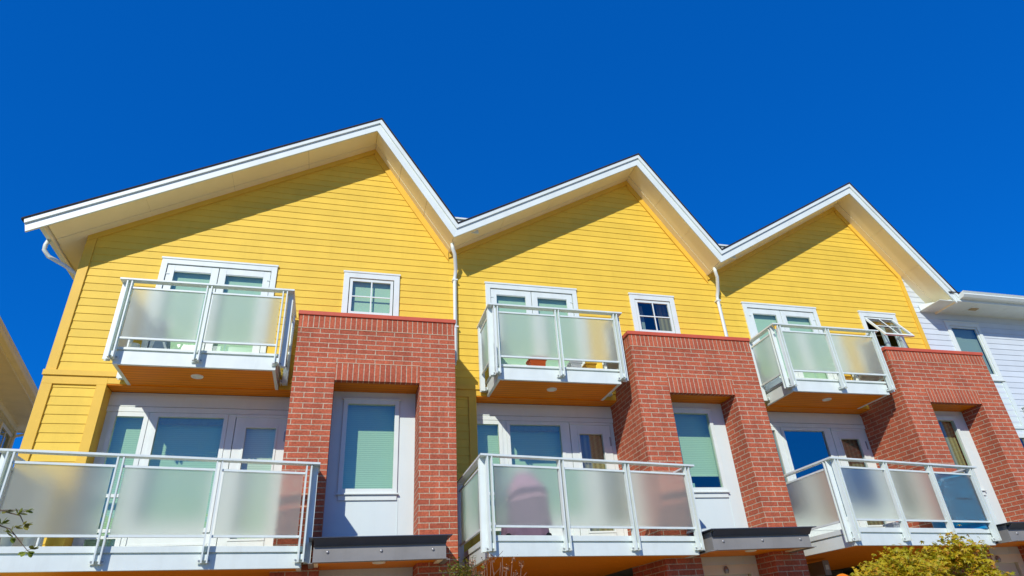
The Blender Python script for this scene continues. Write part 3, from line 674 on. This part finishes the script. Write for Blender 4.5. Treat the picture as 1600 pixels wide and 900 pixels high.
# ------------------------------------------------------------------ cream house across the gap on the left
def left_house():
    c=Vector((-8.756,7.362,0)); ang=math.atan2(.335,2.0)      # wall line runs back with this lean
    root=empty('cream_house',(c.x,c.y,GZ),'shaded cream house with deep eave seen across the gap at the left edge','house',rotz=ang)
    # local frame: +Y along wall (backwards), +X outwards to the right
    off=(0,0,-GZ)
    f=2.08; zt=2.0
    m=MB(); holes=[(-1.95,.0,-.2,1.60)]
    # siding builder works on an XZ plane, so build in that plane and rotate it onto the wall
    siding(m,GZ,zt,lambda z:-f,lambda z:5.6,[(-f+.36,-f+1.36,.1,1.62),(3.0,4.2,.1,1.62)],0.)
    w=m.build('wall',M['stucco'],root,off); w.rotation_euler=(0,0,R(90)); 
    # after +90deg: local x -> y ; mesh x=-f.. maps to y=-f..: flip so that far end is y=+f
    w.scale=(-1,1,1)
    w.rotation_euler=(0,0,R(-90)); w.scale=(1,1,1)
    w.data.transform(Matrix.Scale(-1,4,(0,1,0))); 
    w.data.transform(Matrix.Rotation(0,4,'Z'))
    # face +X: rotate -90 puts x->-y, y->x ; mirrored y gives lap towards +X
    b=MB(); b.box(-8,-.02,f-.1,f,GZ,zt); b.box(-8,-.02,-5.6,-5.5,GZ,zt); b.box(-.8,-.7,-5.49,f-.11,GZ,zt); b.build('side_wall',M['stucco'],root,off)
    t=MB(); t.box(-.02,.028,f-.10,f+.01,GZ,zt-.14); t.box(-.02,.024,-5.6,f-.101,zt-.16,zt-.002); t.build('corner_board',M['cream'],root,off)
    fr=MB()
    ya,yb,z0,z1=f-1.42,f-.30,.06,1.68
    fr.box(-.02,.03,ya,ya+.09,z0,z1); fr.box(-.02,.03,yb-.09,yb,z0,z1); fr.box(-.02,.03,ya+.09,yb-.09,z1-.09,z1); fr.box(-.02,.03,ya+.09,yb-.09,z0,z0+.09)
    fr.box(-.02,.015,(ya+yb)/2-.03,(ya+yb)/2+.03,z0+.09,z1-.09)
    win=fr.build('window',M['cream'],root,off,bevel=.003)
    p=MB(); p.face([(.0,ya+.09,z0+.09),(.0,yb-.09,z0+.09),(.0,yb-.09,z1-.09),(.0,ya+.09,z1-.09)]); p.build('pane',M['glass2'],win)
    s=MB()
    for a in range(-6,3,2): s.box(.0,.60,a+.003,min(a+2,2.6)-.003,zt,zt+.012)
    s.box(-8,-.001,f,f+.52,zt,zt+.012)
    so=s.build('soffit',M['cream'],root,off)
    e=MB(); e.box(.602,.63,-6,f+.55,zt-.02,zt+.17); e.box(-8,.60,f+.522,f+.55,zt-.02,zt+.17); e.build('fascia',M['cream'],so)
    g=MB(); x=.631
    g.prism([(x,zt+.03),(x+.10,zt+.04),(x+.135,zt+.09),(x+.125,zt+.115),(x+.15,zt+.16),(x+.13,zt+.165),(x+.01,zt+.13),(x,zt+.17)],-6,f+.5)
    g.build('gutter',M['cream'],root,off)
    d=MB(); d.tube([(.70,f-.02,zt+.04),(.70,f-.02,zt-.03),(.66,f-.05,zt-.09),(.10,f-.28,zt-.34),(.06,f-.30,zt-.42),(.06,f-.30,GZ)],.036,10); d.build('downspout',M['cream'],root,off,smooth=True)
    r=MB(); r.hexa([(-4,-6.1,zt+2.2),(.68,-6.1,zt+.18),(.68,f+.6,zt+.18),(-4,f+.6,zt+2.2),(-4,-6.1,zt+2.22),(.68,-6.1,zt+.2),(.68,f+.6,zt+.2),(-4,f+.6,zt+2.22)]); r.build('roof',M['shingle'],root,off)
left_house()

# ------------------------------------------------------------------ things on the balconies
def paintq(n,c,r=.5,**k): return paint(n,c,r,**k)
def cover(loc):     # cloth-covered barbecue
    root=empty('covered_grill',loc,'mauve cloth cover over a barbecue behind frosted glass on the middle lower balcony','grill cover')
    m=MB(); n=48; rings=[]
    for j,(h,rx,ry,dx) in enumerate([(0.03,.33,.24,0),(.10,.325,.235,0),(.35,.305,.22,0),(.58,.30,.21,.0),(.68,.285,.20,.0),(.74,.25,.17,-.02),(.81,.20,.145,-.03),(.88,.15,.11,-.05),(.915,.08,.06,-.06),(.92,.001,.001,-.06)]):
        ring=[]
        for i in range(n):
            a=2*math.pi*i/n; ca,sa=math.cos(a),math.sin(a)
            e=.55; x=rx*math.copysign(abs(ca)**e,ca); y=ry*math.copysign(abs(sa)**e,sa)
            q=1+.055*math.sin(a*9+j*.5)*max(0,(1-h))+.02*math.sin(a*23+j)
            ring.append((x*q+dx,y*q,h))
        rings.append(ring)
    for a,b in zip(rings,rings[1:]):
        for i in range(n): m.face([a[i],a[(i+1)%n],b[(i+1)%n],b[i]])
    m.v=[(x*.9,y,z*.93) for x,y,z in m.v]; m.build('cloth_cover',paint('mauve_cloth',(.40,.25,.33),.8,.12,5,.3,30,.2),root,(0,0,0),smooth=True)
    w=MB()
    for sx in (-1,1):
        w.lathe((sx*.27,-.18,.045),[(0,-.02),(.04,-.02),(.045,0),(.04,.02),(0,.02)],14,'y')
    w.build('wheel',M['black'],root,(0,0,0))
cover((W-3.70,-1.02,-2.60))
def tray(name,loc,sz,col,label,cat):
    root=empty(name,loc,label,cat)
    m=MB(); x,y,z=sz
    m.hexa([(-x*.42,-y*.42,0),(x*.42,-y*.42,0),(x*.42,y*.42,0),(-x*.42,y*.42,0),(-x/2,-y/2,z),(x/2,-y/2,z),(x/2,y/2,z),(-x/2,y/2,z)])
    m.build('planter_body',paint(name+'_paint',col,.45,.06,4),root,(0,0,0),bevel=.012)
    r=MB(); frame_pts=[(-x/2-.012,x/2+.012,-y/2-.012,-y/2+.012),(-x/2-.012,x/2+.012,y/2-.012,y/2+.012),(-x/2-.012,-x/2+.012,-y/2+.0125,y/2-.0125),(x/2-.012,x/2+.012,-y/2+.0125,y/2-.0125)]
    for a,b,c,d in frame_pts: r.box(a,b,c,d,z-.02,z+.012)
    r.build('rim',paint(name+'_rim',tuple(q*.9 for q in col),.4),root,(0,0,0),bevel=.004)
    s=MB(); s.box(-x/2+.014,x/2-.014,-y/2+.014,y/2-.014,z-.03,z-.022); s.build('soil',paint(name+'_soil',(.04,.03,.02),.9),root,(0,0,0))
tray('orange_planter',(W-3.19,-.56,-.012),(.27,.2,.19),(.80,.13,.012),'orange planter box seen under the frosted glass of the middle upper balcony','planter')
tray('yellow_planter',(W-2.26,-.50,-.012),(.17,.16,.19),(.85,.42,.02),'small yellow box at the right end of the middle upper balcony','box')
tray('white_planter',(W-2.52,-.50,-.012),(.19,.16,.20),(.8,.8,.8),'small white box beside the yellow one on the middle upper balcony','box')
tray('amber_planter',(2*W-2.43,-.50,-.012),(.13,.14,.18),(.80,.36,.02),'amber box under the frosted glass of the rightmost upper balcony','box')
tray('white_storage_box',(2*W-2.93,-1.0,-2.60),(.20,.20,.13),(.8,.8,.78),'white box low behind the first pane of the rightmost lower balcony','box')
def pot(loc,r,h,label,group=None):
    root=empty('plant_pot',loc,label,'pot',group)
    m=MB(); m.lathe((0,0,0),[(0,0),(r*.78,0),(r*.95,h*.8),(r,h),(r*.9,h),(r*.85,h*.85),(0,h*.85)],24); m.build('pot_body',M['white'],root,(0,0,0),smooth=False)
    s=MB(); s.lathe((0,0,h*.86),[(0,0),(r*.84,0)],20); s.build('soil',paint('potting_soil',(.03,.022,.015),.95),root,(0,0,0))
pot((-4.12,-1.15,-2.60),.062,.17,'white pot standing right of its twin on the leftmost lower balcony')
pot((-4.30,-1.22,-2.60),.062,.17,'white pot nearest the left corner post on the leftmost lower balcony')
pot((-3.80,-.45,-.012),.07,.20,'white pot in the left corner of the leftmost upper balcony')
def chairlike(loc):
    root=empty('folded_deck_chair',loc,'folded grey blue deck chair on the leftmost upper balcony','chair')
    m=MB(); m.bar((-.12,0,.02),(.10,.1,.62),(0,1,0),.02,(1,0,0),.03); m.bar((.16,-.02,.02),(-.10,.1,.60),(0,1,0),.02,(1,0,0),.03)
    m.bar((-.12,.22,.02),(.10,.32,.62),(0,1,0),.02,(1,0,0),.03); m.build('leg',M['metal'],root,(0,0,0))
    s=MB(); s.hexa([(-.10,-.0,.05),(.12,.0,.05),(.12,.26,.05),(-.10,.26,.05),(-.02,.05,.56),(.04,.05,.56),(.04,.30,.56),(-.02,.30,.56)]); s.build('seat',paint('greyblue_cloth',(.20,.28,.36),.8),root,(0,0,0))
chairlike((-3.50,-.45,-.012))
def bluebox(loc):
    root=empty('tarp_bundle',loc,'blue tarp covered bundle behind the last pane of the rightmost lower balcony','tarp')
    m=MB(); random.seed(4); n=28; rings=[]
    for j,(h,s) in enumerate([(0,1.02),(.2,1),(.45,.98),(.68,.97),(.82,.93),(.86,.80),(.87,.4),(.872,.01)]):
        rings.append([( .37*s*math.copysign(abs(math.cos(a))**.4,math.cos(a))*(1+.04*math.sin(7*a+j)), .20*s*math.copysign(abs(math.sin(a))**.4,math.sin(a))*(1+.05*math.sin(5*a+2*j)), h) for a in [2*math.pi*i/n for i in range(n)]])
    for a,b in zip(rings,rings[1:]):
        for i in range(n): m.face([a[i],a[(i+1)%n],b[(i+1)%n],b[i]])
    m.build('tarp',paint('blue_tarp',(.0,.20,.42),.4,.2,6,.3,20),root,(0,0,0),smooth=True)
    c=MB(); c.tube([(.38*math.cos(a),.22*math.sin(a),.45) for a in [2*math.pi*i/24 for i in range(25)]],.006,6); c.build('cord',M['black'],root,(0,0,0))
bluebox((2*W-1.70,-1.03,-2.60))
def wind_toy(loc):
    root=empty('garden_spinner',loc,'small yellow and black butterfly ornament on the handrail corner of the rightmost upper balcony','ornament')
    m=MB()
    for s in (-1,1):
        m.face([(0,0,0),(s*.03,-.02,.035),(s*.045,-.02,.01),(s*.03,-.02,-.01)]); m.face([(0,0,-.002),(s*.028,-.02,-.014),(s*.026,-.02,-.04),(s*.008,-.01,-.03)])
    m.build('wing',paint('ornament_yellow',(.85,.5,.02),.5),root,(0,0,0))
    b=MB(); b.tube([(0,-.004,.03),(0,-.006,0),(0,-.004,-.04)],[.004,.007,.003],6)
    b.tube([(0,0,-.03),(.02,0,-.06),(.05,0,-.05),(.06,0,-.02),(.045,0,.0)],.003,5); b.build('body',M['black'],root,(0,0,0))
wind_toy((2*W-4.03,-.93,.885))
# below the right balcony: grey wall box and orange board
t=empty('junction_box',(2*W-3.62,-.0,-2.98),'grey wall mounted box under the rightmost lower balcony','wall box')
m=MB(); m.box(-.05,.05,-.08,.30,-.09,.11); m.box(-.06,.06,-.09,-.081,-.10,.12); m.build('box_body',M['grey'],t,(0,0,0),bevel=.006)
m=MB(); m.box(-.03,.03,-.098,-.0915,-.02,.05); m.build('lens',M['lens'],t,(0,0,0))
t=empty('orange_chair_back',(2*W-4.31,-1.2,GZ-.03),'orange rounded garden chair back just showing under the rightmost lower balcony','chair')
m=MB(); prof=[(-.17,0.)]+[(-.17+.34*i/12,.40*1+.08*math.sin(math.pi*i/12)) for i in range(13)]+[(.17,0)]
m.prism([(x,z+1.80) for x,z in prof],-.01,.02); m.build('backrest',paint('orange_plastic',(.85,.25,.01),.4),t,(0,0,0),bevel=.006)
m=MB(); m.box(-.17,-.13,0,.03,0,1.79); m.box(.13,.17,0,.03,0,1.79); m.build('leg',M['grey'],t,(0,0,0))
m=MB(); m.box(-.16,.16,-.35,.0,.45+1.0,.48+1.0); m.build('seat',paint('orange_plastic_seat',(.8,.22,.01),.4),t,(0,0,0))

# ------------------------------------------------------------------ vegetation
def leafmat(name, cols, trans=.35):
    m,n,out=newmat(name); N=n.nodes; L=n.links
    oi=N.new('ShaderNodeNewGeometry'); cr=N.new('ShaderNodeValToRGB')
    cr.color_ramp.interpolation='LINEAR'
    while len(cr.color_ramp.elements)<len(cols): cr.color_ramp.elements.new(.5)
    for i,c in enumerate(cols): e=cr.color_ramp.elements[i]; e.position=i/(len(cols)-1); e.color=(*c,1)
    L.new(oi.outputs['Random Per Island'],cr.inputs[0])
    d=N.new('ShaderNodeBsdfPrincipled'); d.inputs['Roughness'].default_value=.5; L.new(cr.outputs[0],d.inputs['Base Color'])
    t=N.new('ShaderNodeBsdfTranslucent'); L.new(cr.outputs[0],t.inputs[0])
    x=N.new('ShaderNodeMixShader'); x.inputs[0].default_value=trans; L.new(d.outputs[0],x.inputs[1]); L.new(t.outputs[0],x.inputs[2]); L.new(x.outputs[0],out.inputs[0]); return m
def star_leaf(mb,c,s,nrm,rot):
    nrm=nrm.normalized(); u=nrm.orthogonal().normalized(); w=nrm.cross(u)
    pts=[]
    for i,(r,a) in enumerate([(1,0),(.38,.42),(.85,.85),(.34,1.3),(.62,1.9),(.15,math.pi),(.62,-1.9),(.34,-1.3),(.85,-.85),(.38,-.42)]):
        a+=rot; pts.append(c+(u*math.cos(a)+w*math.sin(a))*s*r-nrm*(.25*s*(r>.5)))
    mb.face(pts)
def oval_leaf(mb,c,d,s,nrm):
    d=d.normalized(); w=d.cross(nrm).normalized()*s*.30
    mb.face([c,c+d*s*.35+w,c+d*s*.75+w*.8,c+d*s,c+d*s*.75-w*.8,c+d*s*.35-w])
def maple():
    random.seed(11)
    base=Vector((5.62,-3.05,GZ)); root=empty('maple_tree',base,'small maple with yellow green autumn leaves below the rightmost lower balcony','tree')
    tr=MB(); tips=[]
    def grow(p,d,L,r,lv):
        pts=[p]; rs=[r]; q=p.copy(); dd=d.copy()
        for i in range(4):
            dd=(dd+Vector((random.uniform(-.2,.2),random.uniform(-.2,.2),random.uniform(-.05,.15)))).normalized(); q=q+dd*L/4; pts.append(q.copy()); rs.append(r*(1-.13*(i+1)))
        tr.tube(pts,rs,6)
        if lv==0: tips.append(q); return
        for k in range(3 if lv>1 else 4):
            a=random.uniform(0,6.28); sp=.75
            nd=(dd*.7+Vector((math.cos(a)*sp,math.sin(a)*sp,random.uniform(-.1,.4)))).normalized(); grow(pts[random.choice((2,3,4))],nd,L*.62,r*.55,lv-1)
    grow(Vector((0,0,0)),Vector((0,0,1)),1.0,.06,3)
    tr.build('trunk',paint('maple_bark',(.12,.09,.06),.9,.3,12),root,(0,0,0))
    cr=MB()
    blobs=[((-.28,.0,1.90),(.58,.5,.32)),((.58,.05,2.00),(.36,.40,.40)),((-.62,-.05,1.85),(.50,.45,.24)),((.15,.0,1.62),(.75,.6,.33)),((.46,.05,2.32),(.19,.2,.16)),((-.28,.05,2.14),(.32,.28,.17)),((-1.0,0,1.84),(.30,.28,.16)),((.78,.0,1.95),(.26,.3,.22)),((-.62,0,2.03),(.22,.2,.12))]
    for (c,rr) in blobs:
        c=Vector(c); vol=rr[0]*rr[1]*rr[2]; n=int(800+ vol*9500)
        sub=[Vector((random.gauss(0,1),random.gauss(0,1),random.gauss(0,1))).normalized()*random.uniform(.5,1.0) for _ in range(max(9,int(vol*220)))]
        for i in range(n):
            s=random.choice(sub); q=Vector((s.x*rr[0],s.y*rr[1],s.z*rr[2]))+Vector((random.gauss(0,.075),random.gauss(0,.075),random.gauss(0,.05)))
            star_leaf(cr,c+q,random.uniform(.032,.062),Vector((random.gauss(0,.6)-.2,random.gauss(0,.6)-.3,1)),random.uniform(0,6.28))
    cr.build('crown',leafmat('maple_leaf',[(.48,.42,.012),(.62,.50,.015),(.30,.34,.01),(.70,.44,.015),(.52,.47,.015),(.60,.26,.02)],.45),root,(0,0,0))
maple()
def shrub():
    random.seed(5)
    root=empty('dry_shrub',(.55,-3.1,GZ),'dry brown hydrangea stems with dead flower heads between the left and middle entrances','shrub')
    st=MB(); lf=MB(); HM=leafmat('dry_flower',[(.36,.18,.10),(.45,.27,.15),(.25,.12,.07)],.2)
    for i in range(34):
        a=random.uniform(0,6.28); p=Vector((math.cos(a)*.12,math.sin(a)*.12,0)); t=Vector((random.gauss(0,.21),random.uniform(-.25,.25),2.30+random.uniform(-.30,.14)-.0))
        mid=(p+t)/2+Vector((random.gauss(0,.06),random.gauss(0,.06),0))
        st.tube([p,mid,t],[.009,.006,.003],5)
        if random.random()<.55:
            hd=MB()
            for k in range(26): oval_leaf(hd,t+Vector((random.gauss(0,.017),random.gauss(0,.017),random.gauss(0,.015))),Vector((random.gauss(0,1),random.gauss(0,1),random.gauss(0,1))),.022,Vector((random.gauss(0,1),0.1,1)))
            hd.build('flower_head',HM,root,(0,0,0))
        for k in range(2):
            q=mid.lerp(t,random.uniform(.5,1)); e=q+Vector((random.gauss(0,.08),random.gauss(0,.06),random.uniform(.0,.1))); st.tube([q,e],[.004,.002],4)
    for i in range(420):
        c=Vector((-.30+random.gauss(0,.085),random.gauss(0,.10),2.26+random.gauss(0,.06))); oval_leaf(lf,c,Vector((random.gauss(0,1),random.gauss(0,1),random.gauss(0,.5))),.035,Vector((0,0,1)))
    for i in range(5): st.tube([(-.1,0,0),(-.22,0,1.2),(-.32+.08*i*.5,0,2.28)],[.009,.007,.003],5)
    st.build('stem',paint('dry_stem',(.20,.12,.08),.9,.3,10),root,(0,0,0))
    lf.build('foliage',leafmat('shrub_leaf',[(.16,.20,.03),(.28,.26,.03),(.10,.13,.02)]),root,(0,0,0))
shrub()
def twig_tree():
    random.seed(9)
    b=Vector((-4.55,-4.1,GZ)); root=empty('young_tree',b,'thin leafy twig reaching in from the left edge before the lower balcony','young tree')
    st=MB(); lf=MB()
    st.tube([(0,0,0),(.03,0,1.2),(.10,.0,2.1),(.18,0,2.9),(.2,0,3.3)],[.03,.025,.018,.01,.004],7)
    def br(pts,n,seed):
        random.seed(seed); P=[Vector(p)-b for p in pts]
        st.tube(P,[.006]+[.004]*(len(P)-2)+[.002],5)
        for i in range(n):
            t=random.uniform(.25,1)*(len(P)-1); k=min(int(t),len(P)-2); q=P[k].lerp(P[k+1],t-k)
            d=Vector((random.uniform(-.5,1),random.uniform(-.6,.2),random.uniform(-.5,.6)))
            e=q+d.normalized()*random.uniform(.01,.035); st.tube([q,e],.0015,4)
            for j in range(6): oval_leaf(lf,e,d+Vector((random.gauss(0,.5),random.gauss(0,.5),random.gauss(0,.3))),random.uniform(.035,.06),Vector((random.gauss(0,.4),-.5,1)))
    br([(-4.37,-4.1,-2.35),(-3.9,-4.05,-2.50),(-3.5,-4.0,-2.66),(-3.3,-4.0,-2.70),(-3.10,-4.0,-2.70)],9,1)
    br([(-4.37,-4.1,-2.50),(-3.9,-4.05,-2.66),(-3.35,-4.0,-2.78),(-3.2,-4.0,-2.83),(-3.13,-4.0,-2.90),(-3.04,-4.0,-2.99)],10,2)
    br([(-3.3,-4.0,-2.70),(-3.16,-4.,-2.74),(-3.12,-4.0,-2.80)],3,3)
    br([(-4.40,-4.1,-2.75),(-3.9,-4.05,-2.82),(-3.4,-4.0,-2.82),(-3.25,-4.0,-2.80)],7,4)
    st.build('trunk',paint('twig_bark',(.13,.10,.07),.9,.3,12),root,(0,0,0))
    lf.build('crown',leafmat('twig_leaf',[(.20,.28,.03),(.32,.34,.05),(.14,.20,.02),(.30,.26,.05)]),root,(0,0,0))
twig_tree()

# ------------------------------------------------------------------ ground
def sheet(name,x0,x1,y0,y1,z,mat):
    m=MB(); m.face([(x0,y0,z),(x1,y0,z),(x1,y1,z),(x0,y1,z)]); return struct(m.build(name,M[mat]))
sheet('ground',-400,400,-400,400,GZ-.012,'ground')
sheet('lawn',-30,30,-4.6,-2.2,GZ-.004,'grass')
m=MB(); m.box(-60,60,-7.2,-4.6,GZ-.01,GZ+.0); struct(m.build('pavement',M['ground']))
sheet('road',-100,100,-15,-9.0,GZ-.008,'road')
m=MB(); m.box(-60,60,-9.0,-7.2,GZ-.01,GZ+.02); struct(m.build('verge',M['ground']))

# ------------------------------------------------------------------ light, sky, camera
SUN=Vector((-.60,-1.0,.80)).normalized()
el=math.asin(SUN.z); az=math.atan2(SUN.x,SUN.y)
w=bpy.data.worlds.new('World'); S.world=w; w.use_nodes=True; n=w.node_tree; n.nodes.clear()
sky=n.nodes.new('ShaderNodeTexSky'); sky.sky_type='NISHITA'; sky.sun_disc=False; sky.sun_elevation=el; sky.sun_rotation=az
sky.air_density=1.0; sky.dust_density=.1; sky.ozone_density=3.0; sky.altitude=300
tint=n.nodes.new('ShaderNodeMix'); tint.data_type='RGBA'; tint.blend_type='MULTIPLY'; tint.inputs[0].default_value=1; tint.inputs[7].default_value=(.04,1.02,2.25,1)
hs=n.nodes.new('ShaderNodeHueSaturation'); hs.inputs['Saturation'].default_value=1.05; hs.inputs['Value'].default_value=1.0
bg=n.nodes.new('ShaderNodeBackground'); bg.inputs[1].default_value=.10
out=n.nodes.new('ShaderNodeOutputWorld')
n.links.new(sky.outputs[0],hs.inputs['Color']); n.links.new(hs.outputs[0],tint.inputs[6]); fl=n.nodes.new('ShaderNodeMix'); fl.data_type='RGBA'; fl.inputs[0].default_value=.64; fl.inputs[7].default_value=(.0,.98,4.7,1); n.links.new(tint.outputs[2],fl.inputs[6]); n.links.new(fl.outputs[2],bg.inputs[0]); n.links.new(bg.outputs[0],out.inputs[0])
ld=bpy.data.lights.new('sun','SUN'); ld.energy=4.2; ld.angle=R(.53); ld.color=(1,.95,.87)
lo=bpy.data.objects.new('sun',ld); COL.objects.link(lo); lo.location=(-6,-10,12); lo.rotation_euler=SUN.to_track_quat('Z','Y').to_euler()

cx,cy,cz,yaw,pitch,roll,f=-0.974,-9.577,-3.773,0.287,0.511,-0.067,995.784
fwd=Vector((math.sin(yaw)*math.cos(pitch),math.cos(yaw)*math.cos(pitch),math.sin(pitch)))
rt=Vector((math.cos(yaw),-math.sin(yaw),0)); up=rt.cross(fwd)
r2=rt*math.cos(roll)+up*math.sin(roll); u2=up*math.cos(roll)-rt*math.sin(roll)
cam=bpy.data.cameras.new('camera'); co=bpy.data.objects.new('camera',cam); COL.objects.link(co)
mt=Matrix((r2,u2,-fwd)).transposed().to_4x4(); mt.translation=Vector((cx,cy,cz)); co.matrix_world=mt
cam.sensor_fit='HORIZONTAL'; cam.sensor_width=36; cam.lens=36*f/1600; cam.clip_end=2000; cam.clip_start=.05
S.camera=co
S.view_settings.view_transform='Standard'; S.view_settings.look='None'; S.view_settings.exposure=0; S.view_settings.gamma=1
S.cycles.max_bounces=12; S.cycles.transparent_max_bounces=16; S.cycles.transmission_bounces=10; S.cycles.diffuse_bounces=5; S.cycles.glossy_bounces=4
S.cycles.caustics_reflective=False; S.cycles.caustics_refractive=True; S.cycles.sample_clamp_indirect=6
